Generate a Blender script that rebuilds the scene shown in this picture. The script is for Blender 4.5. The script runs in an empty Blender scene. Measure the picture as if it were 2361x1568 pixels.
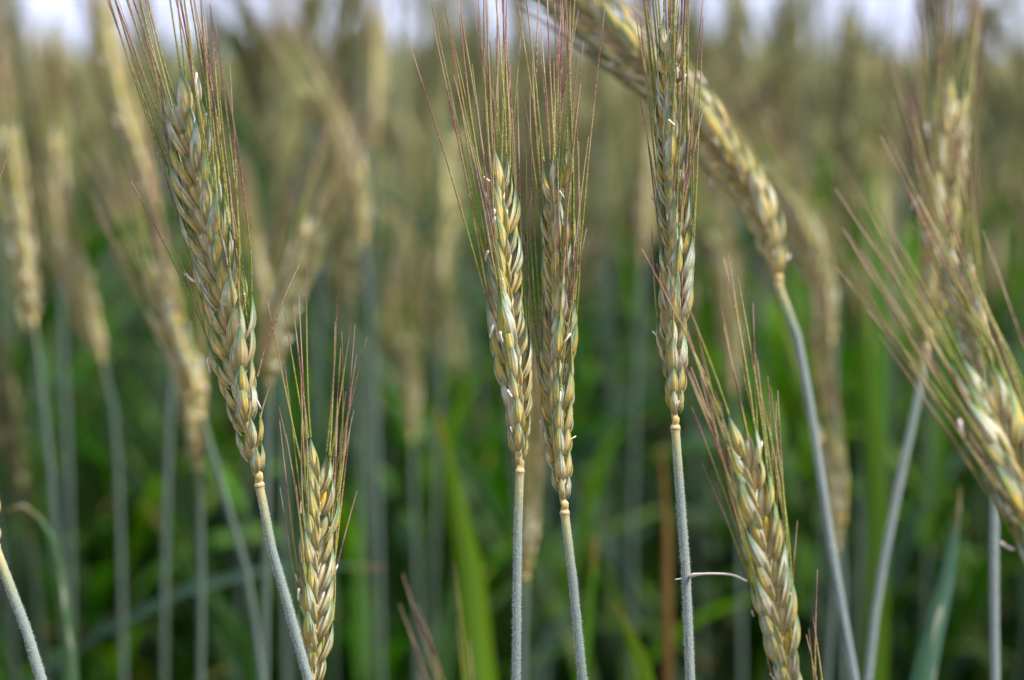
import bpy, math, random
import numpy as np
from mathutils import Vector, Matrix

# ------------------------------------------------------------------ camera, sky, light, exposure
C = bpy.context.scene
COL = C.collection
R = math.radians
CAM_H = 1.28
PITCH = R(7.7)
FOCUS = 0.46
SW, LENS = 36.0, 75.0
cam_d = bpy.data.cameras.new('camera'); cam = bpy.data.objects.new('camera', cam_d); COL.objects.link(cam)
cam.location = (0, 0, CAM_H); cam.rotation_euler = (R(90) - PITCH, 0, 0)
cam_d.sensor_width = SW; cam_d.lens = LENS; cam_d.clip_start = 0.02; cam_d.clip_end = 2000
cam_d.dof.use_dof = True; cam_d.dof.focus_distance = FOCUS; cam_d.dof.aperture_fstop = 9.2
C.camera = cam
FWD = Vector((0, math.cos(PITCH), -math.sin(PITCH))); RIGHT = Vector((1, 0, 0)); UP = Vector((0, math.sin(PITCH), math.cos(PITCH)))
KW = SW / LENS / 2361.0
def P(x, y, d):
    return Vector((0, 0, CAM_H)) + FWD * d + RIGHT * ((x - 1180.5) * KW * d) + UP * ((784 - y) * KW * d)

SUN_EL, SUN_AZ = R(58), R(112)      # azimuth measured from +Y (view direction) towards +X
w = bpy.data.worlds.new('World'); C.world = w; w.use_nodes = True
nt = w.node_tree; N = nt.nodes; Lk = nt.links; N.clear()
sky = N.new('ShaderNodeTexSky'); sky.sky_type = 'NISHITA'; sky.sun_disc = False
sky.sun_elevation = SUN_EL; sky.sun_rotation = SUN_AZ; sky.air_density = 1.0; sky.dust_density = 2.0
tc = N.new('ShaderNodeTexCoord'); mp = N.new('ShaderNodeMapping'); mp.inputs['Scale'].default_value = (1.0, 1.0, 2.6)
nz = N.new('ShaderNodeTexNoise'); nz.inputs['Scale'].default_value = 3.2; nz.inputs['Detail'].default_value = 6
rp = N.new('ShaderNodeValToRGB'); rp.color_ramp.elements[0].position = 0.30; rp.color_ramp.elements[1].position = 0.62
rp.color_ramp.elements[0].color = (0.80, 0.80, 0.80, 1)
# overcast brightness rises from the horizon to the zenith
cl = N.new('ShaderNodeMixRGB'); sx = N.new('ShaderNodeSeparateXYZ'); el = N.new('ShaderNodeMapRange'); el.inputs[1].default_value = 0.0; el.inputs[2].default_value = 1.0
cz = N.new('ShaderNodeMixRGB'); cz.inputs[1].default_value = (7.2, 7.8, 11.0, 1); cz.inputs[2].default_value = (7.4, 7.2, 7.0, 1)
Lk.new(tc.outputs['Generated'], sx.inputs[0]); Lk.new(sx.outputs[2], el.inputs[0]); Lk.new(el.outputs[0], cz.inputs[0]); Lk.new(cz.outputs[0], cl.inputs[2])
bg = N.new('ShaderNodeBackground'); bg.inputs[1].default_value = 0.10
wo = N.new('ShaderNodeOutputWorld')
Lk.new(tc.outputs['Generated'], mp.inputs[0]); Lk.new(mp.outputs[0], nz.inputs[0]); Lk.new(nz.outputs[0], rp.inputs[0])
Lk.new(rp.outputs[0], cl.inputs[0]); Lk.new(sky.outputs[0], cl.inputs[1]); Lk.new(cl.outputs[0], bg.inputs[0]); Lk.new(bg.outputs[0], wo.inputs[0])
sd = bpy.data.lights.new('sun', 'SUN'); sun = bpy.data.objects.new('sun', sd); COL.objects.link(sun)
sd.energy = 5.0; sd.angle = R(7); sd.color = (1.0, 0.95, 0.87)
sv = Vector((math.sin(SUN_AZ) * math.cos(SUN_EL), math.cos(SUN_AZ) * math.cos(SUN_EL), math.sin(SUN_EL)))
sun.rotation_euler = (-sv).to_track_quat('-Z', 'Y').to_euler()
C.view_settings.view_transform = 'Standard'; C.view_settings.look = 'None'; C.view_settings.gamma = 1
C.view_settings.exposure = 0.72; C.view_settings.use_curve_mapping = False
C.render.engine = 'CYCLES'
C.cycles.use_denoising = True
C.cycles.max_bounces = 8; C.cycles.transparent_max_bounces = 8; C.cycles.diffuse_bounces = 4
rnd = random.Random(11)

# ------------------------------------------------------------------ mesh helpers
class MB:
    """collects strips and grids; every vertex carries p = (u across, v along, random)"""
    def __init__(s): s.v = []; s.f = []; s.p = []; s.n = 0
    def grid(s, pts, uv, closed=False):
        pts = np.asarray(pts, float); a, b = pts.shape[:2]
        s.v.append(pts.reshape(-1, 3)); s.p.append(np.asarray(uv, float).reshape(-1, 3))
        i = np.arange(a - 1)[:, None]; j = np.arange(b if closed else b - 1)[None, :]; j2 = (j + 1) % b
        q = np.stack([i * b + j, i * b + j2, (i + 1) * b + j2, (i + 1) * b + j], -1).reshape(-1, 4) + s.n
        s.f.append(q); s.n += a * b
    def raw(s, v, f, p):
        s.v.append(np.asarray(v, float)); s.f.append(np.asarray(f, int) + s.n); s.p.append(np.asarray(p, float)); s.n += len(v)
    def tube(s, path, rad, k=6, v0=0.0, v1=1.0, r=0.0, metric=False):
        path = np.asarray([tuple(q) for q in path], float); n = len(path)
        rad = np.broadcast_to(np.asarray(rad, float), (n,))
        t = np.gradient(path, axis=0); t /= np.linalg.norm(t, axis=1)[:, None] + 1e-12
        ref = np.array([0, 1.0, 0]) if abs(t[0][1]) < .9 else np.array([1.0, 0, 0])
        nn = np.zeros_like(t); a = ref - t[0] * ref.dot(t[0]); a /= np.linalg.norm(a); nn[0] = a
        for i in range(1, n):
            a = nn[i - 1] - t[i] * nn[i - 1].dot(t[i]); nn[i] = a / (np.linalg.norm(a) + 1e-12)
        bb = np.cross(t, nn)
        th = np.arange(k) / k * 2 * math.pi
        pts = path[:, None, :] + rad[:, None, None] * (np.cos(th)[None, :, None] * nn[:, None, :] + np.sin(th)[None, :, None] * bb[:, None, :])
        if metric:
            d = np.concatenate([[0], np.cumsum(np.linalg.norm(np.diff(path, axis=0), axis=1))])
        else: d = np.linspace(v0, v1, n)
        uv = np.zeros((n, k, 3)); uv[:, :, 0] = (np.arange(k) / k)[None, :]; uv[:, :, 1] = d[:, None]; uv[:, :, 2] = r
        s.grid(pts, uv, True)
        return path, t, nn, bb
    def data(s):
        return np.concatenate(s.v), np.concatenate(s.f), np.concatenate(s.p)
    def mesh(s, name, mat, smooth=True):
        v, f, p = s.data(); return mesh_from(name, v, f, p, mat, smooth)

def mesh_from(name, v, f, p, mat, smooth=True):
    me = bpy.data.meshes.new(name)
    me.vertices.add(len(v)); me.vertices.foreach_set('co', v.astype(np.float32).ravel())
    k = f.shape[1]
    me.loops.add(f.size); me.loops.foreach_set('vertex_index', f.astype(np.int32).ravel())
    me.polygons.add(len(f)); me.polygons.foreach_set('loop_start', np.arange(0, f.size, k, dtype=np.int32))
    me.update(calc_edges=True)
    me.polygons.foreach_set('use_smooth', np.full(len(f), smooth, bool))
    a = me.attributes.new('p', 'FLOAT_VECTOR', 'POINT'); a.data.foreach_set('vector', p.astype(np.float32).ravel())
    if mat: me.materials.append(mat)
    return me
def ob(name, me, parent=None, mat4=None, kind=None):
    o = bpy.data.objects.new(name, me); COL.objects.link(o)
    if parent: o.parent = parent
    if mat4 is not None: o.matrix_basis = mat4
    if kind: o['kind'] = kind
    return o
def thing(name, label, cat, loc, group=None):
    o = bpy.data.objects.new(name, None); COL.objects.link(o); o.location = loc; o.empty_display_size = 0.02
    o['label'] = label; o['category'] = cat
    if group: o['group'] = group
    return o
def spline(pts, n):
    """Catmull-Rom through the points, resampled evenly"""
    p = [np.array(tuple(q), float) for q in pts]; p = [2 * p[0] - p[1]] + p + [2 * p[-1] - p[-2]]
    out = []
    for i in range(1, len(p) - 2):
        for t in np.linspace(0, 1, 12, endpoint=False):
            a, b, c, d = p[i - 1], p[i], p[i + 1], p[i + 2]
            out.append(.5 * ((2 * b) + (-a + c) * t + (2 * a - 5 * b + 4 * c - d) * t * t + (-a + 3 * b - 3 * c + d) * t ** 3))
    out.append(p[-2]); out = np.array(out)
    L = np.concatenate([[0], np.cumsum(np.linalg.norm(np.diff(out, axis=0), axis=1))])
    s = np.linspace(0, L[-1], n)
    return np.stack([np.interp(s, L, out[:, k]) for k in range(3)], 1), L[-1]

# ------------------------------------------------------------------ materials
def mat_new(name):
    m = bpy.data.materials.new(name); m.use_nodes = True; t = m.node_tree; t.nodes.clear(); return m, t
class G:
    """tiny node graph helper"""
    def __init__(s, t): s.t = t
    def n(s, ty, **k):
        o = s.t.nodes.new(ty)
        for a, b in k.items(): setattr(o, a, b)
        return o
    def put(s, node, key, val):
        if val is None: return
        if hasattr(val, 'links') or isinstance(val, bpy.types.NodeSocket): s.t.links.new(val, node.inputs[key])
        else:
            if isinstance(val, tuple) and len(val) == 3 and len(node.inputs[key].default_value) == 4: val = val + (1,)
            node.inputs[key].default_value = val
    def math(s, op, a, b=None, c=None, clamp=False):
        o = s.n('ShaderNodeMath', operation=op, use_clamp=clamp); s.put(o, 0, a); s.put(o, 1, b); s.put(o, 2, c); return o.outputs[0]
    def mix(s, f, a, b, blend='MIX'):
        o = s.n('ShaderNodeMixRGB', blend_type=blend); s.put(o, 0, f); s.put(o, 1, a); s.put(o, 2, b); return o.outputs[0]
    def ramp(s, f, st, interp='LINEAR'):
        o = s.n('ShaderNodeValToRGB'); e = o.color_ramp.elements; o.color_ramp.interpolation = interp
        while len(e) < len(st): e.new(0.5)
        for x, (pos, c) in zip(e, st): x.position = pos; x.color = (c, c, c, 1) if isinstance(c, (int, float)) else tuple(c) + (1,)
        s.put(o, 0, f); return o.outputs[0]
    def smooth(s, x, a, b):
        o = s.n('ShaderNodeMapRange', interpolation_type='SMOOTHSTEP'); s.put(o, 0, x); o.inputs[1].default_value = a; o.inputs[2].default_value = b; return o.outputs[0]
    def noise(s, vec, scale, detail=3, rough=.55):
        o = s.n('ShaderNodeTexNoise'); s.put(o, 'Vector', vec); o.inputs['Scale'].default_value = scale; o.inputs['Detail'].default_value = detail; o.inputs['Roughness'].default_value = rough; return o.outputs[0]
    def uvr(s):
        a = s.n('ShaderNodeAttribute'); a.attribute_name = 'p'; x = s.n('ShaderNodeSeparateXYZ'); s.put(x, 0, a.outputs['Vector'])
        oi = s.n('ShaderNodeObjectInfo')
        r = s.math('FRACT', s.math('ADD', oi.outputs['Random'], x.outputs[2]))
        return x.outputs[0], x.outputs[1], r
    def vec(s, x, y, z):
        o = s.n('ShaderNodeCombineXYZ'); s.put(o, 0, x); s.put(o, 1, y); s.put(o, 2, z); return o.outputs[0]
    def out(s, col, rough, trans=0.0, tcol=None, spec=0.35, bump=None, bd=0.0002, bs=0.6, sheen=0.0):
        b = s.n('ShaderNodeBsdfPrincipled'); s.put(b, 'Base Color', col); s.put(b, 'Roughness', rough); b.inputs['Specular IOR Level'].default_value = spec
        if sheen: b.inputs['Sheen Weight'].default_value = sheen; b.inputs['Sheen Roughness'].default_value = .5
        if bump is not None:
            bn = s.n('ShaderNodeBump'); bn.inputs['Strength'].default_value = bs; bn.inputs['Distance'].default_value = bd; s.put(bn, 'Height', bump); s.put(b, 'Normal', bn.outputs[0])
        o = s.n('ShaderNodeOutputMaterial'); sh = b.outputs[0]
        if trans > 0:
            tr = s.n('ShaderNodeBsdfTranslucent'); s.put(tr, 0, tcol if tcol is not None else col)
            mx = s.n('ShaderNodeMixShader'); mx.inputs[0].default_value = trans; s.put(mx, 1, sh); s.put(mx, 2, tr.outputs[0]); sh = mx.outputs[0]
        s.put(o, 0, sh)

SILVER = (0.78, 0.82, 0.74); TEAL = (0.07, 0.20, 0.12); OCHRE = (0.66, 0.38, 0.02); CREAM = (0.74, 0.58, 0.24); PURPLE = (0.24, 0.055, 0.10); LIME = (0.34, 0.42, 0.06)
def lemma_material(name, tan=0.0, tcol=(0.52, 0.40, 0.17)):
    m, t = mat_new(name); g = G(t); u0, v, r = g.uvr()
    flip = g.math('GREATER_THAN', r, 0.5)
    u = g.math('ABSOLUTE', g.math('SUBTRACT', flip, u0))
    vv = g.vec(g.math('ADD', g.math('MULTIPLY', u, 2.2), g.math('MULTIPLY', r, 37.0)), g.math('MULTIPLY', v, 3.5), g.math('MULTIPLY', r, 91.0))
    streakv = g.vec(g.math('ADD', g.math('MULTIPLY', u, 16), g.math('MULTIPLY', r, 37.0)), g.math('MULTIPLY', v, 1.4), r)
    big = g.noise(vv, 1.6, 3); streak = g.noise(streakv, 1.0, 2); fine = g.noise(vv, 22, 4, .8)
    uj = g.math('ADD', g.math('ADD', u, g.math('MULTIPLY', g.math('SUBTRACT', big, .5), .22)), g.math('MULTIPLY', g.math('SUBTRACT', g.math('FRACT', g.math('MULTIPLY', r, 13.7)), .5), .42))
    base = g.ramp(uj, [(0.0, SILVER), (0.20, (0.66, 0.76, 0.70)), (0.31, (0.38, 0.50, 0.44)), (0.36, (0.46, 0.22, 0.18)), (0.41, CREAM), (0.50, (0.86, 0.60, 0.06)), (0.64, (0.70, 0.44, 0.01)), (0.73, (0.40, 0.46, 0.04)), (0.80, TEAL), (0.88, (0.12, 0.26, 0.18)), (0.93, (0.30, 0.42, 0.34)), (1.0, SILVER)])
    vary = g.math('FRACT', g.math('MULTIPLY', r, 7.31))
    base = g.mix(g.math('MULTIPLY', g.smooth(vary, .6, .95), .5), base, (0.80, 0.66, 0.44))
    base = g.mix(g.math('MULTIPLY', g.smooth(big, .46, .66), .7), base, LIME)
    # nerves: thin green lines running to the tip
    nerve = g.math('POWER', g.math('ABSOLUTE', g.math('SINE', g.math('MULTIPLY', u0, 18.85))), 5.0)
    base = g.mix(g.math('MULTIPLY', g.math('SUBTRACT', 1.0, nerve, clamp=True), .0), base, TEAL)
    nl = g.smooth(nerve, .72, .98)
    base = g.mix(g.math('MULTIPLY', nl, g.math('MULTIPLY', g.smooth(v, .1, .6), .55)), base, TEAL)
    base = g.mix(g.math('MULTIPLY', g.smooth(streak, .45, .75), .35), base, (0.70, 0.62, 0.42))
    keel = g.math('SUBTRACT', 1.0, g.smooth(g.math('ABSOLUTE', g.math('SUBTRACT', u0, .5)), .01, .09))
    base = g.mix(g.math('MULTIPLY', g.math('MULTIPLY', keel, g.smooth(v, .35, .75)), g.smooth(g.math('FRACT', g.math('MULTIPLY', r, 3.7)), .2, .6)), base, PURPLE)
    base = g.mix(g.math('MULTIPLY', g.math('SUBTRACT', 1.0, g.smooth(v, .25, .60)), .45), base, g.mix(g.smooth(big, .4, .6), (0.78, 0.50, 0.05), (0.84, 0.68, 0.34)))
    base = g.mix(g.math('MULTIPLY', g.smooth(v, .44, .90), .88), base, (0.10, 0.25, 0.115))
    base = g.mix(g.math('MULTIPLY', g.smooth(v, .93, 1.0), .7), base, PURPLE)
    base = g.mix(g.math('MULTIPLY', g.smooth(fine, .53, .66), .7), base, (0.90, 0.84, 0.76))
    base = g.mix(g.math('MULTIPLY', g.smooth(fine, .45, .33), .65), base, (0.10, 0.09, 0.03))
    if tan: base = g.mix(tan, base, tcol if tcol else g.ramp(g.math('FRACT', g.math('MULTIPLY', r, 5.9)), [(0, (0.035, 0.042, 0.008)), (.35, (0.075, 0.095, 0.028)), (.65, (0.25, 0.235, 0.09)), (1, (0.56, 0.48, 0.27))]))
    hgt = g.math('ADD', g.math('MULTIPLY', nerve, .8), g.math('MULTIPLY', fine, .5))
    g.out(base, .74, .25, base, .14, hgt, .00014, .9)
    return m
M_lem = lemma_material('lemma_husk'); M_lem_tan = lemma_material('lemma_husk_tan', .3); M_lem_far = lemma_material('lemma_husk_far', .8, None)

def simple(name, build):
    m, t = mat_new(name); g = G(t); build(g); return m
def b_awn(g, far=False):
    u, v, r = g.uvr()
    vj = g.math('ADD', v, g.math('MULTIPLY', g.math('SUBTRACT', r, .4), .6))
    c = g.ramp(vj, [(0, (0.16, 0.22, 0.02)), (.32, (0.26, 0.27, 0.035)), (.58, (0.32, 0.24, 0.08)), (.74, (0.26, 0.11, 0.085)), (.90, (0.20, 0.04, 0.07)), (1, (0.45, 0.30, 0.22))])
    nz_ = g.noise(g.vec(g.math('MULTIPLY', u, 3), g.math('MULTIPLY', v, 110), g.math('MULTIPLY', r, 50)), 1.0, 2)
    c = g.mix(g.math('MULTIPLY', g.smooth(nz_, .52, .66), .55), c, (0.62, 0.56, 0.36))
    c = g.mix(g.math('MULTIPLY', g.smooth(nz_, .46, .34), .5), c, (0.07, 0.05, 0.02))
    if far: c = g.mix(.75, c, (0.22, 0.25, 0.085))
    g.out(c, .45, .12, c, .4)
M_awn = simple('awn_bristle', b_awn); M_awn_far = simple('awn_bristle_far', lambda g: b_awn(g, True))
def b_stem(g, dark=0):
    u, v, r = g.uvr()          # v in metres below the ear
    nz1 = g.noise(g.vec(g.math('MULTIPLY', u, 6), g.math('MULTIPLY', v, 60), g.math('MULTIPLY', r, 9)), 1.0, 3)
    c = g.ramp(g.math('MULTIPLY', g.math('ADD', v, g.math('MULTIPLY', nz1, .008)), 4.0), [(0, (0.60, 0.48, 0.22)), (.016, (0.52, 0.42, 0.15)), (.04, (0.32, 0.34, 0.17)), (.07, (0.20, 0.26, 0.23)), (.45, (0.20, 0.25, 0.29)), (.8, (0.06, 0.12, 0.05)), (1, (0.05, 0.10, 0.03))])
    fine = g.noise(g.vec(g.math('MULTIPLY', u, 26), g.math('MULTIPLY', v, 2600), r), 1.0, 2, .7)
    c = g.mix(g.math('MULTIPLY', g.smooth(fine, .52, .72), .5), c, (0.62, 0.66, 0.66))
    c = g.mix(g.math('MULTIPLY', g.smooth(fine, .46, .30), .35), c, (0.07, 0.10, 0.05))
    ridge = g.math('ABSOLUTE', g.math('SINE', g.math('MULTIPLY', u, 44)))
    c = g.mix(g.math('MULTIPLY', ridge, .2), c, (0.12, 0.18, 0.10))
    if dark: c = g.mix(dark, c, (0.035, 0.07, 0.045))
    g.out(c, .55, .05, c, .3, g.math('ADD', ridge, fine), .00008, .6, sheen=.3)
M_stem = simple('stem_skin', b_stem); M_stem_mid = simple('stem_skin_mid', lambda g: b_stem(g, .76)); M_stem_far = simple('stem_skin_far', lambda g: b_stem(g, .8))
def b_rach(g):
    u, v, r = g.uvr()
    nz1 = g.noise(g.vec(g.math('MULTIPLY', u, 8), g.math('MULTIPLY', v, 70), r), 1.0, 3)
    c = g.ramp(nz1, [(.3, (0.36, 0.26, 0.08)), (.5, (0.55, 0.42, 0.17)), (.66, (0.66, 0.60, 0.44))])
    g.out(c, .5, .1, c, .3, nz1, .0001)
M_rach = simple('rachis_skin', b_rach)
def leaf_mat(name, base, trans, glau, wet=False):
    def b(g):
        u, v, r = g.uvr()
        vein = g.math('ABSOLUTE', g.math('SINE', g.math('MULTIPLY', u, 55)))
        nz1 = g.noise(g.vec(g.math('MULTIPLY', u, 2), g.math('MULTIPLY', v, 9), g.math('MULTIPLY', r, 40)), 1.0, 4)
        c = g.mix(g.smooth(nz1, .4, .68), base, glau)
        c = g.mix(g.math('MULTIPLY', vein, .22), c, (base[0] * 1.8, base[1] * 1.5, base[2] * 2))
        c = g.mix(g.math('MULTIPLY', g.smooth(g.math('FRACT', g.math('MULTIPLY', r, 5.3)), .6, 1), .45), c, (0.12, 0.16, 0.02))
        c = g.mix(g.math('MULTIPLY', g.smooth(g.math('FRACT', g.math('MULTIPLY', r, 9.1)), .55, .1), .6), c, (base[0] * .35, base[1] * .4, base[2] * .4))
        c = g.mix(g.math('SUBTRACT', 1.0, g.smooth(g.math('ABSOLUTE', g.math('SUBTRACT', u, .5)), .01, .05)), c, (0.14, 0.24, 0.09))
        c = g.mix(g.smooth(v, .93, 1), c, (0.36, 0.17, 0.05))
        if wet: c = g.mix(g.smooth(g.noise(g.vec(g.math('MULTIPLY', u, 1.5), g.math('MULTIPLY', v, 16), r), 1.0, 1), .62, .70), c, (0.55, 0.56, 0.42))
        g.out(c, .5, .28, g.mix(.0, trans, trans), .16, vein, .0002, .4)
    return simple(name, b)
M_leaf = leaf_mat('leaf_blade', (0.011, 0.046, 0.0022), (0.05, 0.20, 0.002), (0.008, 0.030, 0.012))
M_leaf_blue = leaf_mat('leaf_blade_bluish', (0.012, 0.040, 0.024), (0.02, 0.07, 0.02), (0.025, 0.055, 0.045))
M_leaf_lime = leaf_mat('leaf_blade_fresh', (0.04, 0.14, 0.004), (0.16, 0.40, 0.002), (0.06, 0.15, 0.006))
M_leaf_wet = leaf_mat('leaf_blade_wet', (0.07, 0.17, 0.10), (0.06, 0.20, 0.05), (0.12, 0.22, 0.16), True); M_leaf_young = leaf_mat('leaf_blade_young', (0.12, 0.25, 0.008), (0.25, 0.50, 0.003), (0.15, 0.24, 0.012))
M_leaf_dry = leaf_mat('leaf_blade_dry', (0.15, 0.075, 0.02), (0.16, 0.08, 0.015), (0.22, 0.13, 0.05))
M_hair = simple('hair_fuzz', lambda g: g.out((0.78, 0.78, 0.80), .5, .3, (0.8, 0.8, 0.82), .3))
M_anther = simple('anther_pollen', lambda g: g.out(g.mix(g.noise(g.n('ShaderNodeTexCoord').outputs['Object'], 900, 3), (0.88, 0.72, 0.66), (0.95, 0.86, 0.80)), .6, .1, (0.8, 0.6, 0.5), .2))
def b_ground(g):
    tcn = g.n('ShaderNodeTexCoord').outputs['Object']
    n1 = g.noise(tcn, 9, 6, .7)
    g.out(g.ramp(n1, [(.3, (0.028, 0.020, 0.012)), (.6, (0.075, 0.055, 0.032)), (.8, (0.12, 0.09, 0.055))]), .9, 0, None, .1, n1, .03, 1)
M_ground = simple('soil', b_ground)
def b_dew(g):
    b = g.n('ShaderNodeBsdfPrincipled'); b.inputs['Transmission Weight'].default_value = 1; b.inputs['IOR'].default_value = 1.33; b.inputs['Roughness'].default_value = .0
    g.put(g.n('ShaderNodeOutputMaterial'), 0, b.outputs[0])
M_dew = simple('dew_water', b_dew)
def b_far(g):
    tcn = g.n('ShaderNodeTexCoord').outputs['Object']
    n1 = g.noise(tcn, 6, 5, .7)
    g.out(g.ramp(n1, [(.3, (0.05, 0.07, 0.02)), (.55, (0.14, 0.13, 0.05)), (.75, (0.22, 0.19, 0.08))]), .8, 0, None, .1, n1, .1, 1)
M_far = simple('far_crop', b_far)

# ------------------------------------------------------------------ ear pieces
def retint(me, mat):
    m = me.copy(); m.materials.clear(); m.materials.append(mat); return m
def lemma_grid(mb, L, W, D, nu=7, nv=11, bend=0.0012, r=0.0, M=None, keel=.35, tipw=.03, v_to=1.0):
    """boat-shaped husk: base at the origin, long axis +Z, keel towards +X, open side towards -X"""
    v = np.linspace(0, 1, nv); th = np.linspace(-1, 1, nu) * R(88)
    w = np.interp(v, [0, .08, .22, .38, .55, .72, .86, .95, 1], [.45, .68, .95, 1, .84, .53, .24, .09, tipw])
    pts = np.zeros((nv, nu, 3)); uv = np.zeros((nv, nu, 3))
    for i, vi in enumerate(v):
        ww = W * w[i]; dd = D * w[i]
        c = np.cos(th); x = dd * (c * (1 - keel) + keel * np.maximum(0, 1 - np.abs(th) / R(60))) + bend * math.sin(vi * math.pi * .95) - bend * .35 * vi ** 3
        pts[i, :, 0] = x; pts[i, :, 1] = ww * np.sin(th); pts[i, :, 2] = L * vi
        uv[i, :, 0] = np.linspace(0, 1, nu); uv[i, :, 1] = vi * v_to; uv[i, :, 2] = r
    if M is not None:
        A = np.array(M); pts = pts @ A[:3, :3].T + A[:3, 3]
    mb.grid(pts, uv)
def body_grid(mb, L, W, M=None, r=.2, nv=8, k=6):
    """the plump palea and grain between the husks"""
    v = np.linspace(0, 1, nv); th = np.arange(k) / k * 2 * math.pi
    w = np.sin(np.clip(v, .02, .985) * math.pi) ** .6
    pts = np.zeros((nv, k, 3)); uv = np.zeros((nv, k, 3))
    for i in range(nv):
        pts[i, :, 0] = W * .8 * w[i] * np.cos(th) ; pts[i, :, 1] = W * w[i] * np.sin(th); pts[i, :, 2] = L * v[i]
        uv[i, :, 0] = .12 + .25 * np.abs(np.arange(k) / k - .5); uv[i, :, 1] = v[i] * .6; uv[i, :, 2] = r
    if M is not None:
        A = np.array(M); pts = pts @ A[:3, :3].T + A[:3, 3]
    mb.grid(pts, uv, True)

LV = []     # shared lemma meshes
for i in range(6):
    q = random.Random(i); mb = MB(); lemma_grid(mb, .0132, 0.00205 * q.uniform(.88, 1.08), .00165, 11, 16, q.uniform(.0004, .0010), keel=.5); LV.append(mb.mesh('lemma', M_lem))
GV = []
for i in range(3):
    q = random.Random(50 + i); mb = MB(); lemma_grid(mb, .0082 * q.uniform(.9, 1.1), .00062, .00075, 5, 9, .0008, keel=.6); GV.append(mb.mesh('glume', M_lem))
BV = []
for i in range(3):
    mb = MB(); body_grid(mb, .0086, .00125, None, .1 + .3 * i, 10, 8); BV.append(mb.mesh('spikelet', M_lem))
LT = [retint(m, M_lem_tan) for m in LV]; BT = [retint(m, M_lem_tan) for m in BV]; GT = [retint(m, M_lem_tan) for m in GV]
mb = MB(); pa = [(0, 0, 0), (.0001, 0, .0008), (.0001, 0, .002), (0, 0, .0032), (0, 0, .0036)]
mb.tube(pa, [.00010, .00036, .00027, .00037, .00008], 7); ANTHER = mb.mesh('anther', M_anther)

def basis(x, y, z, o=(0, 0, 0)):
    m = Matrix((x, y, z)).transposed().to_4x4(); m.translation = Vector(o); return m
def frame(T, phi, view):
    T = T.normalized(); S0 = T.cross(view).normalized()   # S0 points to the right of the picture for an upright ear
    N0 = S0.cross(T) if S0.cross(T).dot(view) < 0 else -S0.cross(T)
    return S0 * math.cos(phi) + N0 * math.sin(phi), N0 * math.cos(phi) - S0 * math.sin(phi)

def ear_layout(pts, phi, rg, nodes, size=1.0, awn=0.040, open_=1.0, spread=1.0, view=None, twist=0.0, lowawn=True, bare=.10):
    """returns spikelet frames and awn paths along the ear axis, base to tip"""
    ax, L = spline(pts, 60); ax = [Vector(a) for a in ax]
    out = []
    Ttop = (ax[-1] - ax[-14]).normalized()
    for i in range(nodes):
        t = (i + .4) / nodes; t = .02 + .955 * t; a = t * 59; k = min(58, int(a)); f = a - k
        Pp = ax[k].lerp(ax[k + 1], f); T = (ax[min(59, k + 2)] - ax[max(0, k - 2)]).normalized()
        vw = view if view is not None else (Pp - Vector((0, 0, CAM_H))).normalized()
        S, Nn = frame(T, phi + twist * (t - .5), vw)
        sg = 1 if i % 2 else -1
        sz = size * float(np.interp(t, [0, .05, .14, .30, .75, .92, 1], [.50, .60, .80, 1, 1, .86, .78])) * rg.uniform(.88, 1.08)
        an = R(float(np.interp(t, [0, .15, .5, .9, 1], [8, 13, 17, 14, 4]))) * open_ * rg.uniform(.72, 1.28)
        Z = (T * math.cos(an) + S * sg * math.sin(an)).normalized(); O = (S * sg * math.cos(an) - T * math.sin(an)).normalized(); Y = Z.cross(O)
        base = Pp + S * sg * .0006 * sz + T * rg.uniform(-.0006, .0006)
        out.append(dict(P=base, X=O, Y=Y, Z=Z, T=T, S=S, N=Nn, sg=sg, sz=sz, t=t, Ttop=Ttop, i=i))
    return out, ax, L
def floret_local(j, rg, terminal=False):
    """local transform of one floret (j = +-1) inside the spikelet: X outwards, Y sideways, Z up"""
    tilt = R(rg.uniform(3.5, 8)) * j; yaw = R(rg.uniform(28, 52)) * j
    return Matrix.Translation((.00035 + .0003 * (j > 0), .00075 * j, .0003 + .0008 * (j > 0))) @ Matrix.Rotation(-tilt, 4, 'X') @ Matrix.Rotation(R(rg.uniform(-2, 4)), 4, 'Y') @ Matrix.Rotation(yaw, 4, 'Z')
def awn_path(p0, d0, T, side, length, rg, spread, n=13):
    """p0, d0 start; T direction of the ear; side outward direction"""
    pts = [p0.copy()]; d = d0.normalized()
    fan = R(rg.uniform(2.0, 8.5)) * spread
    tgt = (T * math.cos(fan) + side * math.sin(fan) + Vector((rg.gauss(0, 1), rg.gauss(0, 1), rg.gauss(0, 1))) * .022).normalized()
    curl = Vector((rg.gauss(0, 1), rg.gauss(0, 1), rg.gauss(0, 1))) * .010
    st = length / (n - 1)
    for k in range(1, n):
        f = .30 if k < 5 else .12
        d = (d * (1 - f) + tgt * f + curl).normalized(); pts.append(pts[-1] + d * st)
    return pts
def awn_len(t, awn, rg):
    return awn * float(np.interp(t, [0, .12, .22, .45, .85, 1], [.0, .15, .8, 1.1, 1.1, .95])) * rg.uniform(.62, 1.12)

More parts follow.
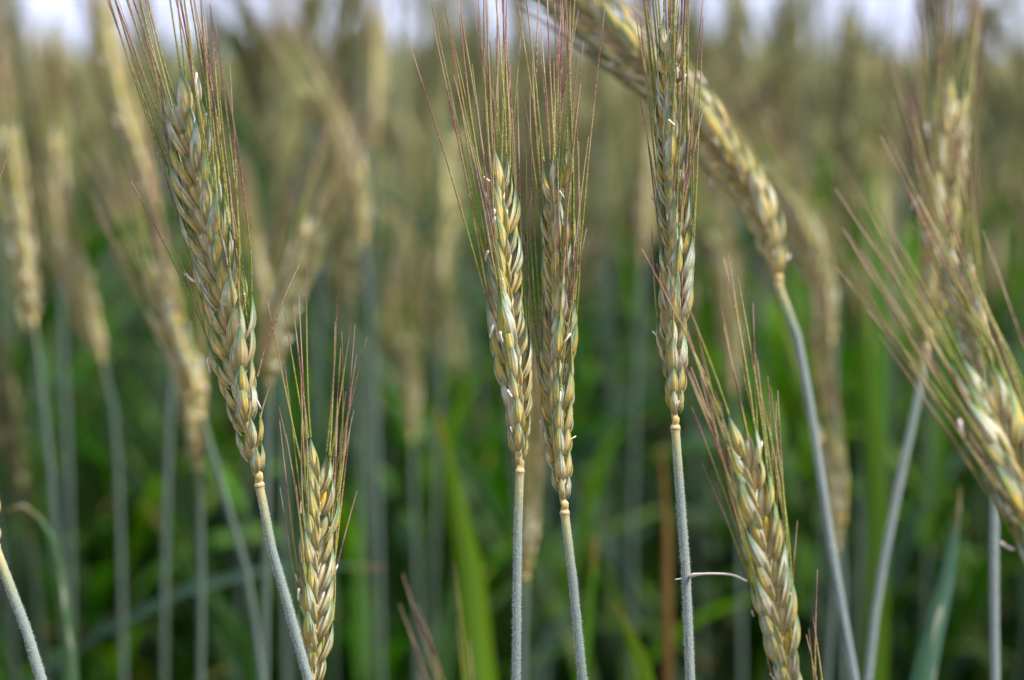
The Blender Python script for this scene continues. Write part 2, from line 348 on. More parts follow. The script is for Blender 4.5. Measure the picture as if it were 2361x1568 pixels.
def build_stem(root, pts, r0, rg, hairs=True, name='stem', vstart=0.0, k=12):
    path, L = spline(pts, max(24, int(len(pts) * 8)))
    lp = path - np.array(root.location)
    mb = MB(); rr = np.full(len(lp), r0) * np.interp(np.linspace(0, 1, len(lp)), [0, .05, .3, 1], [.86, .95, 1.05, 1.6])
    _, t, nn, bb = mb.tube(lp, rr, k, metric=True)
    ob(name, mb.mesh(name, M_stem if hairs else M_stem_mid), root)
    if hairs:
        d = np.concatenate([[0], np.cumsum(np.linalg.norm(np.diff(lp, axis=0), axis=1))])
        n = 3800; g = np.random.default_rng(rg.randrange(9999))
        s = g.uniform(0, min(L * .98, .085), n) * g.uniform(.3, 1, n) ** .5; s[:260] = g.uniform(0, .0009, 260); th = g.uniform(0, 2 * math.pi, n)
        def I(a): return np.stack([np.interp(s, d, a[:, q]) for q in range(3)], 1)
        c = I(lp); tt = I(t); n1 = I(nn); b1 = I(bb); ra = np.interp(s, d, rr)[:, None]
        o = n1 * np.cos(th)[:, None] + b1 * np.sin(th)[:, None]; sd_ = np.cross(tt, o)
        ln = (g.uniform(.00018, .00062, n) * np.interp(s, [0, .008, .03, .085], [.5, .8, 1.1, .8]))[:, None]
        dr = o + tt * g.uniform(-.6, .5, n)[:, None] + sd_ * g.uniform(-.4, .4, n)[:, None]
        hw = .000030
        a = c + o * ra * .97; v = np.stack([a - sd_ * hw, a + sd_ * hw, a + tt * hw * 1.6, a + dr * ln], 1).reshape(-1, 3)
        i0 = np.arange(n)[:, None] * 4
        f = np.concatenate([i0 + [0, 1, 3], i0 + [1, 2, 3], i0 + [2, 0, 3]])
        ob('hairs', mesh_from('hairs', v, f, np.zeros((len(v), 3)), M_hair, False), root, kind='stuff')
    return path

def to_ground(p_last, p_prev, sway=0.03, rg=rnd):
    d = (p_last - p_prev).normalized(); a = p_last + d * .06; a2 = a + (d * .5 + Vector((0, 0, -.7))).normalized() * .12
    b = Vector((a2.x + d.x * .10 + rg.uniform(-sway, sway), a2.y + rg.uniform(-sway, sway) + d.y * .05, a2.z * .5)); c = Vector((b.x + rg.uniform(-.01, .01), b.y, 0.0))
    return [a, a2, b, c]

def leaf_blade(mb, base, dir0, length, width, droop, rg, nseg=14, fold=.35, side=None, r=0.0, twist=0.0, across=5):
    d = dir0.normalized(); p = base.copy(); st = length / nseg
    sdv = side or d.cross(Vector((0, 0, 1))).normalized() if d.cross(Vector((0, 0, 1))).length > .05 else Vector((1, 0, 0))
    sdv = (sdv - d * sdv.dot(d)).normalized()
    pts = []; uv = []
    for k in range(nseg + 1):
        v = k / nseg
        w_ = width * float(np.interp(v, [0, .12, .4, .75, .92, 1], [.55, .85, 1, .72, .32, .02])) * .5
        sr = (Matrix.Rotation(twist * v, 3, d) @ sdv)
        nrm = sr.cross(d).normalized()
        row = []
        for q in np.linspace(-1, 1, across): row.append(tuple(p + sr * w_ * q + nrm * abs(q) * w_ * fold))
        pts.append(row); uv.append([(q, v, r) for q in np.linspace(0, 1, across)])
        d = (d + Vector((0, 0, -1)) * droop * st * (0.4 + 1.6 * v) + Vector((rg.gauss(0, 1), rg.gauss(0, 1), 0)) * .012).normalized()
        sdv = (sdv - d * sdv.dot(d)).normalized()
        p = p + d * st
    mb.grid(pts, uv)

def stem_point(path, z):
    i = int(np.argmin(np.abs(path[:, 2] - z))); return Vector(path[i])

AWNS = []      # points on the awns of the sharp ears, where dew can hang
def hero(label, ear, depth, stem, phi, nodes=28, size=1.0, awn=.040, open_=1.0, spread=1.0, stem_r=.00125, seed=1, leaves=2, anthers=(), hairs=True, name='rye_plant', twist=0.0,
         depth_tip=None, depth_end=None, group=None, full=True, lean=None, tan=False):
    """ear: picture points from the collar up to the tip; stem: points from the collar down"""
    rg = random.Random(seed); tan = tan or not full; LL, BB, GG = (LT, BT, GT) if tan else (LV, BV, GV)
    dt = depth_tip if depth_tip else depth; de = depth_end if depth_end else depth
    n = len(ear); ep = [P(x, y, depth + (dt - depth) * i / (n - 1)) for i, (x, y) in enumerate(ear)]
    ee, eL = spline(ep, 60); kk = int(60 * (1 - .0034 * size / eL)); ep = [Vector(q) for q in ee[:kk]][::6] + [Vector(ee[kk])]
    n = len(stem); sp = [P(x, y, depth + (de - depth) * i / max(1, n - 1)) for i, (x, y) in enumerate(stem)]
    sp = [ep[0]] + sp
    sp += to_ground(sp[-1], sp[-2], .02, rg)
    root = thing(name, label, 'rye plant', sp[-1], group or 'rye plants standing in the crop')
    base = Vector(root.location)
    path = build_stem(root, sp, stem_r, rg, hairs and full)
    lay, ax, L = ear_layout(ep, phi, rg, nodes, size, awn, open_, spread, twist=twist)
    # rachis and collar
    mb = MB(); K = nodes * 4
    axp, _ = spline(ep, K); i = np.arange(K)
    zig = np.zeros((K, 3)); S0 = np.array(lay[0]['S'])
    ph = (i % 4) / 4; rad = .00085 * size * (1 + .28 * ph ** 2) * np.interp(i / K, [0, .16, .24, .9, 1], [1.1, 1.0, .6, .4, .2])
    zig = (((i // 4) % 2) * 2 - 1)[:, None] * S0[None, :] * .00030
    zig[:2] = 0
    mb.tube(axp + zig - np.array(base), rad, 9); ob('rachis', mb.mesh('rachis', M_rach), root)
    T0 = lay[0]['T']; mb = MB()
    cp = [tuple(ep[0] - base + T0 * a) for a in (-.0005, -.0002, .0001, .0004, .0007)]
    mb.tube(cp, [stem_r * .90, stem_r * 1.10, stem_r * 1.05, stem_r * .98, stem_r * .7], 14); ob('collar', mb.mesh('collar', M_rach), root)
    specials = {a[0]: a for a in anthers}
    for s in lay:
        M = basis(s['X'], s['Y'], s['Z'], s['P'] - base) @ Matrix.Scale(s['sz'], 4)
        sk = ob('spikelet', rg.choice(BB), root, M)
        Mi = (Matrix.Translation(base) @ M).inverted()
        for j in (-1, 1):
            F = floret_local(j, rg)
            lm = rg.choice(LL); sc = rg.uniform(.93, 1.05)
            F = F @ Matrix.Scale(sc, 4)
            ob('lemma', lm, sk, F)
            if full or s['t'] < .2:
                ob('glume', rg.choice(GG), sk, Matrix.Translation((.0006, .0019 * j, 0)) @ Matrix.Rotation(-R(9) * j, 4, 'X') @ Matrix.Rotation(R(75) * j, 4, 'Z') @ Matrix.Scale(rg.uniform(.8, 1.15), 4))
            al = awn_len(s['t'], awn, rg)
            if al > .0015 and (s['t'] > .9 or rg.random() < .94):
                W = Matrix.Translation(base) @ M @ F
                zt = .0131
                tip = W @ Vector((-.00015, 0, zt)); d0 = (W.to_3x3() @ Vector((-.12, 0, 1))).normalized()
                side = (s['S'] * s['sg'] * .9 + s['N'] * j * rg.uniform(.4, 1.3)).normalized()
                TT = (s['T'] * .45 + s['Ttop'] * .55).normalized()
                if lean is not None: TT = (TT + lean * rg.uniform(.5, 1.2)).normalized()
                ap = awn_path(tip, d0, TT, side, al, rg, spread)
                if full: AWNS.extend(ap)
                ap = [Mi @ a for a in ap]; mb = MB(); rr = np.interp(np.linspace(0, 1, len(ap)), [0, .08, .6, 1], [.00028, .00022, .00018, .00008]) / s['sz']
                mb.tube(ap, rr, 5, r=rg.random()); ob('awn', mb.mesh('awn', M_awn), sk)
        if rg.random() < .42 or s['i'] in specials:
            a = Vector((rg.uniform(.0030, .0039), rg.uniform(-.0022, .0022), rg.uniform(.004, .010)))
            if s['N'].dot(s['Y']) < 0: pass
            Mn = Matrix.Translation(a) @ Matrix.Rotation(rg.gauss(0, .45) + (math.pi if rg.random() < .4 else 0), 4, 'X') @ Matrix.Rotation(rg.uniform(-.4, .5), 4, 'Y')
            ob('anther', ANTHER, sk, Mn @ Matrix.Scale(rg.uniform(.75, 1.1), 4))
    for q in range(leaves):
        z = .95 - .28 * q - rg.uniform(0, .08); b0 = stem_point(path, z) - base; an = rg.uniform(0, 6.28)
        mb = MB(); leaf_blade(mb, b0, Vector((math.cos(an) * .35, math.sin(an) * .35, 1)), rg.uniform(.14, .2), rg.uniform(.008, .011), 9, rg)
        ob('leaf', mb.mesh('leaf', M_leaf), root)
    return root

# ------------------------------------------------------------------ ground
mb = MB(); gx = np.linspace(-400, 400, 3); pts = [[(x, y, 0) for x in gx] for y in np.linspace(-60, 1500, 3)]
mb.grid(pts, np.zeros((3, 3, 3))); go = ob('ground', mb.mesh('ground', M_ground, False)); go['kind'] = 'structure'; go['label'] = 'dark soil under the rye crop'

# ------------------------------------------------------------------ rye plants one can tell apart
hero('tall sharp rye ear leaning left with purple awns, stem with white hairs bending right', [(598, 1118), (588, 1060), (566, 965), (546, 860), (531, 760), (508, 650), (486, 550), (462, 440), (438, 320), (412, 205)], .46,
     [(604, 1165), (619, 1235), (641, 1315), (664, 1395), (688, 1490), (714, 1575)], R(-40), 29, .94, .050, 1.0, 1.3, .00108, 3, twist=.3, depth_tip=.452)
hero('sharp upright rye ear with dew drops on its awns, left one of the touching pair', [(1199, 1086), (1197, 1030), (1194, 950), (1184, 850), (1172, 750), (1164, 650), (1156, 550), (1149, 450), (1146, 384)], .46,
     [(1200, 1150), (1194, 1230), (1192, 1300), (1192, 1400), (1191, 1500), (1190, 1580)], R(58), 27, .85, .050, .95, 1.2, .00098, 5)
hero('sharp upright rye ear whose stem bends right, right one of the touching pair', [(1302, 1182), (1297, 1120), (1291, 1050), (1286, 950), (1286, 850), (1289, 750), (1289, 650), (1286, 550), (1284, 450), (1283, 375)], .462,
     [(1306, 1250), (1318, 1320), (1329, 1400), (1335, 1480), (1344, 1580)], R(-60), 29, .83, .049, .85, 1.0, .00104, 8)
hero('tallest sharp narrow rye ear, its tip at the top edge before the diagonal ear', [(1557, 986), (1556, 930), (1553, 850), (1552, 780), (1556, 700), (1560, 600), (1556, 500), (1550, 400), (1549, 300), (1550, 200), (1549, 75)], .462,
     [(1562, 1080), (1574, 1200), (1582, 1330), (1586, 1430), (1592, 1580)], R(-62), 34, .80, .049, .75, .85, .00106, 13)
hero('short rye ear low beside the bent hairy stem, with dark reddish awns', [(722, 1660), (724, 1568), (727, 1500), (729, 1400), (731, 1300), (735, 1200), (735, 1120), (728, 1052)], .468,
     [(724, 1720), (722, 1800)], R(30), 20, .77, .034, .85, 1.5, .0010, 21)
hero('slightly blurred rye ear at lower right with silvery husks in a clear herringbone', [(1838, 1700), (1818, 1568), (1802, 1480), (1786, 1380), (1768, 1280), (1748, 1180), (1726, 1090), (1706, 1005)], .435,
     [(1850, 1780), (1860, 1900)], R(30), 24, .79, .036, .85, 1.5, .0010, 33)
hero('soft-focus rye ear bent over diagonally behind the tall sharp ear', [(1796, 660), (1790, 600), (1745, 480), (1680, 375), (1600, 270), (1500, 165), (1400, 70), (1300, -10), (1200, -70)], .565,
     [(1830, 740), (1862, 900), (1890, 1080), (1920, 1280), (1950, 1450), (1972, 1580)], R(-30), 34, 1.22, .042, 1.0, .8, .00115, 41, tan=True)
hero('soft-focus upright rye ear near the right edge with brown kernels and leaning stem', [(2138, 800), (2150, 700), (2158, 600), (2168, 470), (2182, 330), (2192, 215)], .60,
     [(2120, 900), (2085, 1060), (2050, 1230), (2020, 1400), (2000, 1580)], R(50), 26, 1.12, .045, 1.0, 1.2, .0012, 43, tan=True)
hero('blurred close rye ear leaning in from the right edge with long green awns', [(2520, 1560), (2470, 1400), (2410, 1240), (2345, 1090), (2300, 980), (2268, 880)], .405,
     [(2560, 1720), (2600, 1900)], R(35), 22, 1.12, .046, 1.0, .95, .0013, 47, lean=RIGHT * -.22)
hero('blurred rye ear with pale straw bristles just above the close right ear', [(2290, 940), (2262, 860), (2240, 760), (2222, 660), (2205, 580)], .56,
     [(2295, 1100), (2292, 1300), (2295, 1580)], R(-20), 18, .85, .045, .9, .9, .0012, 53)
hero('rye ear cut by the left edge, only its awns and grey stem in view', [(-12, 1260), (-44, 1150), (-70, 1030), (-88, 920), (-104, 820)], .45,
     [(22, 1330), (60, 1450), (98, 1580)], R(60), 18, .95, .036, .9, 1.1, .0012, 59, lean=RIGHT * .25)
hero('rye plant at the bottom centre showing only the tips of its spread awns', [(1110, 1990), (1100, 1890), (1085, 1790), (1070, 1710), (1060, 1650)], .57,
     [(1115, 2100), (1118, 2200)], R(30), 8, .80, .034, .9, 2.0, .0012, 61, hairs=False)
hero('rye plant at the lower right showing dark awn tips beside the herringbone ear', [(1925, 2000), (1905, 1900), (1885, 1800), (1868, 1700)], .44,
     [(1930, 2100), (1935, 2200)], R(30), 6, .80, .030, .9, 1.3, .0012, 67, hairs=False)

mids = [
 ('blurred pale rye ear at the left edge on a grey leaning stem', [(78, 745), (62, 640), (45, 520), (28, 400), (15, 290)], .74, [(95, 900), (118, 1100), (138, 1350), (150, 1580)], 25, 1.15),
 ('blurred tan upright rye ear beside the pale one at the left edge', [(135, 560), (130, 480), (127, 390), (125, 310)], .86, [(140, 700), (150, 900), (160, 1200), (165, 1580)], 20, 1.1),
 ('blurred slanting ear between the left edge and the tall sharp ear', [(235, 830), (205, 740), (175, 650), (152, 570)], .80, [(262, 950), (275, 1150), (285, 1580)], 20, 1.1),
 ('dark olive blurred rye ear slanting behind the awns of the tall left ear', [(360, 480), (325, 370), (285, 250), (255, 120), (240, 10)], .78, [(385, 620), (400, 800), (390, 1000), (380, 1300), (378, 1580)], 26, 1.1),
 ('ochre blurred rye ear with pink anthers behind the tall left ear', [(465, 960), (440, 880), (405, 790), (380, 700), (362, 620)], .66, [(500, 1080), (540, 1220), (575, 1350), (605, 1580)], 22, 1.0),
 ('blurred small ear with pinkish base standing on a straight grey stem', [(458, 1080), (450, 1000), (445, 920), (440, 850)], .70, [(462, 1200), (464, 1350), (462, 1580)], 16, .9),
 ('blurred rye ear leaning right above the short ear', [(620, 880), (640, 760), (670, 670), (700, 590), (728, 520)], .68, [(618, 1000), (615, 1200), (610, 1580)], 22, 1.15),
 ('blurred rye ear leaning left and crossing another in a V', [(640, 800), (620, 720), (600, 640), (588, 560)], .84, [(650, 950), (655, 1200), (660, 1580)], 18, 1.0),
 ('long pale blurred ear arching between the left ear and the middle pair', [(838, 560), (828, 470), (800, 380), (765, 290), (720, 205)], .84, [(850, 680), (862, 850), (870, 1100), (880, 1580)], 26, 1.25),
 ('blurred tan ear beside the arched stem of the diagonal ear', [(1918, 790), (1900, 680), (1865, 570), (1810, 470), (1760, 390)], .74, [(1925, 900), (1930, 1100), (1940, 1300), (1945, 1580)], 26, 1.1),
 ('yellow blurred ear standing low behind the stem of the diagonal ear', [(1930, 1260), (1928, 1180), (1918, 1090), (1903, 1000)], .70, [(1925, 1350), (1915, 1450), (1905, 1580)], 18, 1.0),
 ('blurred yellowish ear low behind the stems of the touching pair', [(1212, 1330), (1218, 1230), (1222, 1120), (1224, 1030)], .66, [(1208, 1420), (1205, 1580)], 20, .85),
 ('very blurred tan ear between the sharp pair and the tall sharp ear', [(1480, 600), (1490, 500), (1492, 420), (1496, 330)], .98, [(1470, 800), (1460, 1100), (1455, 1580)], 22, 1.1),
 ('very blurred tan ear low between tall sharp ear and diagonal ear', [(1690, 900), (1685, 780), (1672, 660), (1655, 540)], .88, [(1700, 1000), (1705, 1200), (1710, 1580)], 24, 1.1),
 ('blurred upright ear at the top between the left ear and the pair', [(862, 330), (864, 230), (866, 130), (868, 30)], 1.0, [(860, 480), (858, 700), (850, 1000), (850, 1580)], 24, 1.1),
 ('blurred straw ear right of the small low awns in the middle', [(950, 1010), (948, 930), (945, 850), (940, 780)], .92, [(955, 1150), (960, 1300), (965, 1580)], 18, .95),
]
for i, (lab, ear, d, st, nod, sz) in enumerate(mids):
    hero(lab, ear, d, st, R(rnd.choice([-1, 1]) * rnd.uniform(40, 75)), nod, sz * .92, .042, 1.0, 1.0, .0011, 100 + i, leaves=2, hairs=False, full=False)

# two stray awns low on the tall left ear
tall = bpy.data.objects['rye_plant']
for pts in ([(594, 868), (612, 800), (650, 700), (698, 592)], [(598, 978), (606, 940), (628, 874)]):
    mb = MB(); sp, _ = spline([P(x, y, .456) - tall.location for x, y in pts], 12); mb.tube(sp, np.linspace(.00024, .00008, 12), 5, v0=.45, v1=1, r=.4); ob('awn', mb.mesh('awn', M_awn), tall)
def proj(p):
    q = p - Vector((0, 0, CAM_H)); d = q.dot(FWD); return (1180.5 + q.x / (KW * d), 784 - q.dot(UP) / (KW * d))
AP = [(proj(a), a) for a in AWNS]
mb = MB(); body_grid(mb, .0006, .00028, None, 0, 10, 12); v, f, p = mb.data(); v[:, 0] /= .8; DEW = mesh_from('dew_drop', v, f, p, M_dew)
for lab, spots_ in (('tiny clear dew drop hanging on an awn of the tall ear that leans left', [(472, 230), (470, 258), (466, 292), (396, 404), (362, 352)]),
                    ('tiny clear dew drop hanging on an awn of the touching pair of ears', [(1174, 363), (1179, 375), (1170, 390), (1201, 428), (1204, 470), (1201, 452), (1285, 140)]),
                    ('tiny clear dew drop hanging on an awn beside the tallest narrow ear', [(1594, 332), (1530, 160), (1600, 420)])):
    for x, y in spots_:
        (sx_, sy_), a = min(AP, key=lambda q: (q[0][0] - x) ** 2 + (q[0][1] - y) ** 2)
        o = ob('dew_drop', DEW, None, Matrix.Translation(a + Vector((0, -.0002, -.0005)))); o['label'] = lab; o['category'] = 'dew drop'; o['group'] = lab.replace('tiny clear dew drop', 'dew drops')
mb = MB(); sp, _ = spline([P(x, y, d) for x, y, d in ((1557, 1336, .468), (1580, 1333, .466), (1600, 1326, .458), (1640, 1323, .450), (1690, 1326, .442), (1722, 1340, .438))], 20)
thr = thing('dry_thread', 'pale dry thread stretched from the tallest ear stem to the herringbone ear', 'dry thread', sp[0])
mb.tube(sp - sp[0], np.interp(np.linspace(0, 1, 20), [0, .2, .3, .45, 1], [.00012, .00022, .0005, .00028, .00022]), 6); ob('fibre', mb.mesh('fibre', M_anther), thr)

# ------------------------------------------------------------------ leaves one can tell apart, on shoots of their own
def shoot(label, pts, d, width, mat, seed, lname='leaf'):
    rg = random.Random(seed); q = [P(x, y, dd) for (x, y), dd in zip(pts, np.linspace(d, d, len(pts)))]   # tip first, downwards
    g_ = to_ground(q[-1], q[-2], .02, rg); allp = q + g_[:2]
    root = thing('rye_shoot', label, 'rye shoot', g_[-1], 'leafy rye shoots'); base = Vector(root.location)
    path, L = spline(allp, 40); path = path[::-1] - np.array(base)
    mb = MB(); t = np.gradient(path, axis=0); rows = []; uv = []
    for k in range(40):
        v = k / 39; d_ = Vector(t[k]).normalized(); s_ = d_.cross(FWD).normalized(); s_ = Matrix.Rotation(.5 * math.sin(v * 3 + seed), 3, d_) @ s_; nr = s_.cross(d_)
        w_ = width * .5 * float(np.interp(v, [0, .12, .5, .8, .93, 1], [.5, .85, 1, .7, .36, .03]))
        rows.append([tuple(Vector(path[k]) + s_ * w_ * a + nr * abs(a) * w_ * .35) for a in (-1, -.5, 0, .5, 1)]); uv.append([(a, v, 0) for a in (0, .25, .5, .75, 1)])
    mb.grid(rows, uv); ob(lname, mb.mesh(lname, mat), root)
    mb = MB(); sp, _ = spline([g_[1], g_[2], g_[3]], 12); mb.tube(sp - np.array(base), .0016, 8, metric=True); ob('stem', mb.mesh('stem', M_stem), root)
    return root
shoot('broad fresh green leaf with a brown tip rising left of the sharp pair', [(1000, 935), (1025, 1030), (1055, 1180), (1085, 1340), (1110, 1600)], .76, .0135, M_leaf_young, 1)
shoot('bluish green leaf with pale water spots low at the right', [(2215, 1120), (2200, 1230), (2175, 1360), (2140, 1500), (2110, 1640)], .60, .0095, M_leaf_wet, 2)
shoot('bluish leaf arching over at the lower left', [(8, 1180), (50, 1165), (100, 1210), (130, 1290), (150, 1450), (160, 1620)], .62, .008, M_leaf_wet, 3)
shoot('dry orange-brown leaf standing behind the tall sharp ear stem', [(1525, 1020), (1532, 1120), (1538, 1250), (1540, 1400), (1540, 1600)], .74, .0045, M_leaf_dry, 4)
shoot('fresh green leaf tip between the sharp pair and the tall sharp ear', [(1375, 1230), (1368, 1330), (1355, 1450), (1340, 1620)], .72, .008, M_leaf_lime, 5)
shoot('bright green leaf right of the diagonal stem', [(2010, 300), (2012, 420), (2030, 600), (2035, 800), (2030, 1100), (2020, 1600)], .95, .012, M_leaf_lime, 6)
shoot('green leaf crossing low behind the left ear', [(330, 1150), (400, 1280), (500, 1400), (560, 1480), (590, 1640)], .85, .010, M_leaf, 7)
shoot('wide yellow-green leaf low behind the tall sharp stem', [(1420, 1390), (1450, 1460), (1480, 1540), (1500, 1650)], .66, .012, M_leaf_young, 8)
shoot('saturated green leaf behind the herringbone ear', [(1985, 620), (1995, 800), (2010, 1000), (2020, 1250), (2010, 1620)], .80, .011, M_leaf_lime, 9)

# ------------------------------------------------------------------ background plants: ten kinds, copied
def proto(seed):
    rg = random.Random(seed); h = rg.uniform(-.01, .01)
    root = thing('rye_plant', 'x', 'rye plant', (0, 0, 0)); nod = rg.choice([0, .1, .2, .5, .9]) * rg.uniform(.6, 1.2)
    L = rg.uniform(.085, .115); a = 0; p = Vector((0, 0, 1.15)); ear = [p]
    az = rg.uniform(0, 6.28); hd = Vector((math.cos(az), math.sin(az), 0))
    for k in range(5): a = nod * (k + 1) / 5 + .06; p = p + (hd * math.sin(a) + Vector((0, 0, 1)) * math.cos(a)) * L / 5; ear.append(p)
    st = [ear[0], Vector((0, 0, 1.05)) - hd * .004, Vector((0, 0, .8)) - hd * .01, Vector((0, 0, .4)) - hd * .01, Vector((0, 0, 0))]
    mb = MB(); sp, _ = spline(st, 14); mb.tube(sp, np.linspace(.0012, .0020, 14), 6, metric=True); ob('stem', mb.mesh('stem', M_stem_far), root)
    lay, ax, LL = ear_layout(ear, rg.uniform(0, 3), rg, 26, 1.05, .042, 1.05, 1.0, view=Vector((0.3, 1, 0)).normalized())
    me, ma = MB(), MB(); me.tube([tuple(q) for q in ax[::6]], .0010, 5)
    for s in lay:
        M = basis(s['X'], s['Y'], s['Z'], s['P']) @ Matrix.Scale(s['sz'], 4); rr = rg.random()
        body_grid(me, .0090, .0016, M, rr, 5, 5)
        for j in (-1, 1):
            F = floret_local(j, rg); lemma_grid(me, .0132, .0019, .0016, 5, 7, .0006, rg.random(), M @ F)
            al = awn_len(s['t'], .042, rg)
            if al > .004:
                W = M @ F; side = (s['S'] * s['sg'] * .9 + s['N'] * j * rg.uniform(.2, 1)).normalized()
                ap = awn_path(W @ Vector((0, 0, .0130)), (W.to_3x3() @ Vector((0, 0, 1))).normalized(), (s['T'] + s['Ttop']).normalized(), side, al, rg, 1.2, 6)
                ma.tube(ap, np.linspace(.00024, .00010, 6), 3, r=rg.random())
    ob('ear', me.mesh('ear', M_lem_far), root); ob('awns', ma.mesh('awns', M_awn_far), root, kind='stuff')
    for q in range(6):
        z = .99 - .10 * q - rg.uniform(0, .08); an = rg.uniform(0, 6.28); mb = MB(); e = rg.uniform(.12, .6)
        leaf_blade(mb, Vector((0, 0, z)), Vector((math.cos(an) * e, math.sin(an) * e, 1)), rg.uniform(.14, .24), rg.uniform(.008, .013), rg.uniform(2, 8), rg, 9, across=3, twist=rg.uniform(-1, 1), r=rg.random())
        ob('leaf', mb.mesh('leaf', rg.choice([M_leaf, M_leaf, M_leaf, M_leaf_blue, M_leaf_blue, M_leaf_lime])), root)
    return root
protos = [proto(500 + i) for i in range(10)]
def place(root, loc, rz, s, first, label, group, tilt):
    r = root if first else root.copy()
    if not first: COL.objects.link(r)
    r.location = loc; r.rotation_euler = (tilt[0], tilt[1], rz); r.scale = (1, 1, s)
    r['label'] = label; r['group'] = group
    if not first:
        for ch in root.children:
            c = ch.copy(); COL.objects.link(c); c.parent = r
            if 'kind' in ch: c['kind'] = ch['kind']
    return r
spots = []; HW = .5 * SW / LENS
g_ = random.Random(77)
while len(spots) < 262:
    y = math.sqrt(g_.uniform(.98 ** 2, 2.3 ** 2)); x = g_.uniform(-1, 1) * (y * HW * 1.18 + .04)
    if all((x - a) ** 2 + (y - b) ** 2 > (.044 if y < 1.4 else .036) ** 2 for a, b in spots): spots.append((x, y))
used = set()
for x, y in spots:
    i = g_.randrange(10); first = i not in used; used.add(i)
    near = y < 1.35
    lab = 'out-of-focus rye plant in the first crowded rows behind the sharp ears' if near else 'strongly blurred rye plant in the deeper rows of the crop below the skyline'
    hs = g_.gauss(1.022, .060)
    ti = (R(g_.gauss(0, 3)), R(g_.gauss(0, 3)))
    place(protos[i], (x - math.sin(ti[1]) * 1.1, y + math.sin(ti[0]) * 1.1, 0.0), g_.uniform(0, 6.28), hs, first, lab, 'blurred rye plants of the near rows' if near else 'blurred rye plants of the deeper rows', ti)

C.view_layers[0].update()
zones = [(0, 130, 'at the left edge'), (130, 400, 'left of the tall leaning ear'), (400, 700, 'behind the tall leaning ear'), (700, 900, 'right of the tall leaning ear'), (900, 1110, 'left of the touching pair of ears'),
         (1110, 1330, 'behind the touching pair of ears'), (1330, 1500, 'just left of the tallest ear'), (1500, 1700, 'behind the tallest ear'), (1700, 1900, 'behind the diagonal ear'), (1900, 2100, 'right of the diagonal ear stem'), (2100, 2362, 'at the right edge')]
lst = {}
for o in list(C.objects):
    if o.get('group') == 'blurred rye plants of the near rows':
        x, y = proj(o.location + Vector((o.rotation_euler[1] * 1.15, -o.rotation_euler[0] * 1.15, 1.2 * o.scale[2])))
        for a, b, nm in zones:
            if a <= x < b: lst.setdefault((nm, y < 200), []).append((x, o))
ORD = ['first', 'second', 'third', 'fourth', 'fifth', 'sixth', 'seventh', 'eighth', 'ninth', 'tenth', 'eleventh', 'twelfth', 'thirteenth']
for (nm, hi), os_ in lst.items():
    os_.sort(key=lambda q: q[0])
    for k, (x, o) in enumerate(os_): o['label'] = '%s from the left of the %s blurred ears %s' % (ORD[k], 'taller' if hi else 'lower', nm)

# the rest of the crop: beyond counting, one object
def low_plant(seed):
    rg = random.Random(seed); mb = {'g': MB(), 'e': MB(), 'a': MB(), 's': MB()}
    mb['s'].tube([(0, 0, 0), (0, .002, .5), (0, 0, 1.13)], [.0022, .0018, .0013], 3, metric=False, v0=.3, v1=.02)
    nod = rg.choice([.05, .2, .5, .8]); az = rg.uniform(0, 6.28); hd = Vector((math.cos(az), math.sin(az), 0)); p = Vector((0, 0, 1.13)); e = [p]; a = 0
    for k in range(10): a = nod * (k + 1) / 10; p = p + (hd * math.sin(a) + Vector((0, 0, 1)) * math.cos(a)) * .0105; e.append(p)
    mb['e'].tube(e, [.0015, .0045, .0035, .006, .0045, .0065, .005, .0062, .0045, .005, .001], 5, r=rg.random())
    for k in range(16):
        q = rg.randrange(3, 11); b = e[q]; T = (e[min(10, q + 1)] - e[q - 1]).normalized(); an = rg.uniform(0, 6.28); sd_ = Vector((math.cos(an), math.sin(an), 0)) * .16
        mb['a'].tube([b, b + (T + sd_ * 1.6).normalized() * .02, b + (T + sd_).normalized() * .045], [.0004, .0003, .0001], 3, r=rg.random())
    for k in range(6):
        z = 1.06 - .12 * k - rg.uniform(0, .1); an = rg.uniform(0, 6.28); x = rg.uniform(.25, .8)
        leaf_blade(mb['g'], Vector((0, 0, z)), Vector((math.cos(an) * x, math.sin(an) * x, 1)), rg.uniform(.14, .26), rg.uniform(.009, .013), rg.uniform(4, 16), rg, 6, across=3, r=rg.random(), twist=rg.uniform(-1, 1))
    return {k: m.data() for k, m in mb.items()}
lows = [low_plant(900 + i) for i in range(8)]
def scatter(name, spots, mats, keys):
    vs, fs, ps, mi = [], [], [], []; n = 0; g = random.Random(5)
    for x, y, z in spots:
        d = lows[g.randrange(8)]; a = g.uniform(0, 6.28); tx, ty = g.gauss(0, .05), g.gauss(0, .05); c, s = math.cos(a), math.sin(a); rr = g.random()
        for k in keys:
            v, f, p = d[k]; X = v[:, 0] * c - v[:, 1] * s + v[:, 2] * tx + x; Y = v[:, 0] * s + v[:, 1] * c + v[:, 2] * ty + y
            vs.append(np.stack([X, Y, v[:, 2] * z], 1)); fs.append(f + n); q = p.copy(); q[:, 2] += rr; ps.append(q); mi.append(np.full(len(f), keys.index(k))); n += len(v)
    me = mesh_from(name, np.concatenate(vs), np.concatenate(fs), np.concatenate(ps), None)
    for k in keys: me.materials.append(mats[k])
    me.polygons.foreach_set('material_index', np.concatenate(mi).astype(np.int32)); return me
mats = {'g': M_leaf_blue, 'e': M_lem_far, 'a': M_awn_far, 's': M_stem_far}
sp_ = []
for _ in range(420):
    y = g_.uniform(1.7, 2.5); sp_.append((g_.uniform(-1, 1) * (y * HW * 1.2 + .1), y, g_.gauss(.95, .036)))
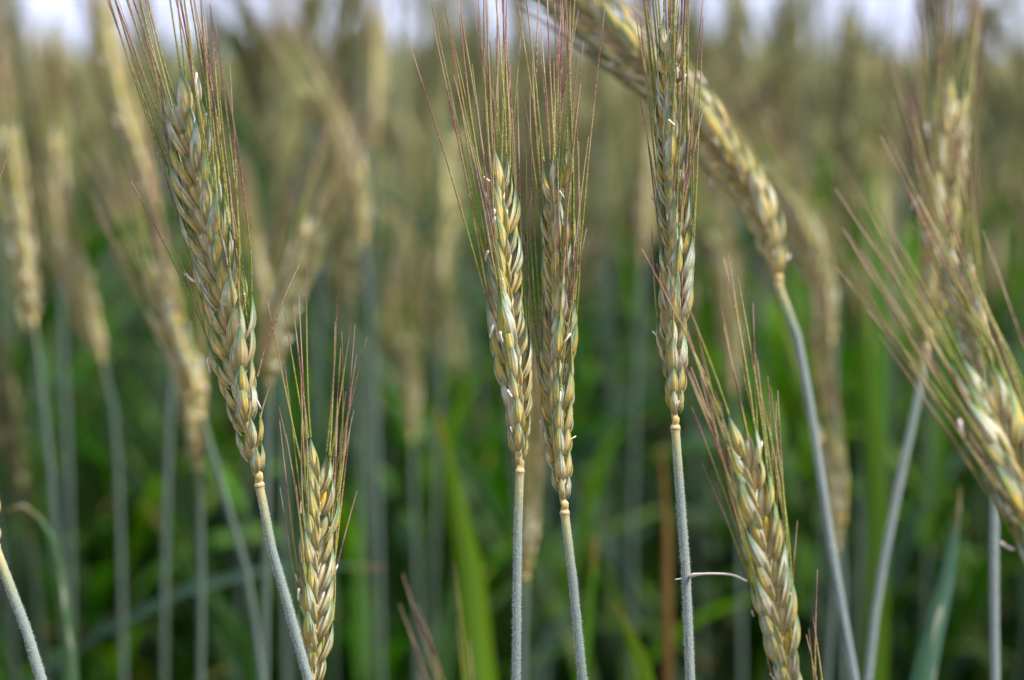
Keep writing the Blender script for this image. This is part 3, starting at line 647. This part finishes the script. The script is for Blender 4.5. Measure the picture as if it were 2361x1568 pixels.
for _ in range(2700):
    y = 2.3 + 7.1 * g_.random() ** 1.3; x = g_.uniform(-1, 1) * (y * HW * 1.2 + .1); sp_.append((x, y, g_.gauss(1.0, .045) if y < 4 else g_.gauss(.935, .035)))
for _ in range(420):   # both sides of the counted rows, beside the frame
    y = g_.uniform(.7, 2.3); x = g_.choice([-1, 1]) * (y * HW * 1.18 + .06 + g_.uniform(0, .35)); sp_.append((x, y, g_.gauss(.99, .035)))
while len(sp_) < 6000:   # the crop goes on beside and behind the camera
    x, y = g_.uniform(-1.7, 1.7), g_.uniform(-1.8, .9)
    if math.hypot(x, y) > .28 and not (y > 0 and abs(x) < y * HW * 1.3 + .12): sp_.append((x, y, g_.gauss(.99, .04)))
o = ob('rye_crop', scatter('rye_crop', sp_, mats, ['g', 'e', 'a', 's'])); o['kind'] = 'stuff'; o['label'] = 'dense mass of blurred rye behind the nearer plants'; o['category'] = 'rye crop'
# low leaves filling the rows
vs = MB(); g = random.Random(31)
NLV = 16000
for _ in range(NLV):
    y = .62 + 2.6 * g.random() ** 1.2; x = g.uniform(-1, 1) * (y * HW * 1.25 + .1); z = g.uniform(.35, 1.0); an = g.uniform(0, 6.28); e = g.uniform(.08, .6)
    if y < 1.15: z = min(z, .60 + .3 * (y - .62))
    leaf_blade(vs, Vector((x, y, z)), Vector((math.cos(an) * e, math.sin(an) * e, 1)), g.uniform(.14, .26), g.uniform(.008, .013), g.uniform(3, 14), g, 7, across=3, twist=g.uniform(-1, 1), r=g.random())
v, f, p = vs.data(); me = mesh_from('leaves', v, f, p, None)
for m in (M_leaf, M_leaf_lime, M_leaf_blue): me.materials.append(m)
mi = np.repeat(np.random.default_rng(4).choice([0, 0, 0, 0, 1, 1, 2], NLV), 14).astype(np.int32); me.polygons.foreach_set('material_index', mi)
o = ob('leaves', me); o['kind'] = 'stuff'; o['label'] = 'tangle of green rye leaves low in the crop'; o['category'] = 'leaves'
# far field
mb = MB(); nx, ny = 60, 60; g = np.random.default_rng(3); ys = 9.0 * (160 ** (np.linspace(0, 1, ny))); pts = np.zeros((ny, nx, 3))
for i, y in enumerate(ys): pts[i, :, 0] = np.linspace(-1, 1, nx) * (y * .9 + 3); pts[i, :, 1] = y; pts[i, :, 2] = 1.12 + g.uniform(-.06, .07, nx)
mb.grid(pts, np.zeros((ny, nx, 3))); o = ob('distant_field', mb.mesh('distant_field', M_far)); o['kind'] = 'structure'; o['label'] = 'far part of the rye field'
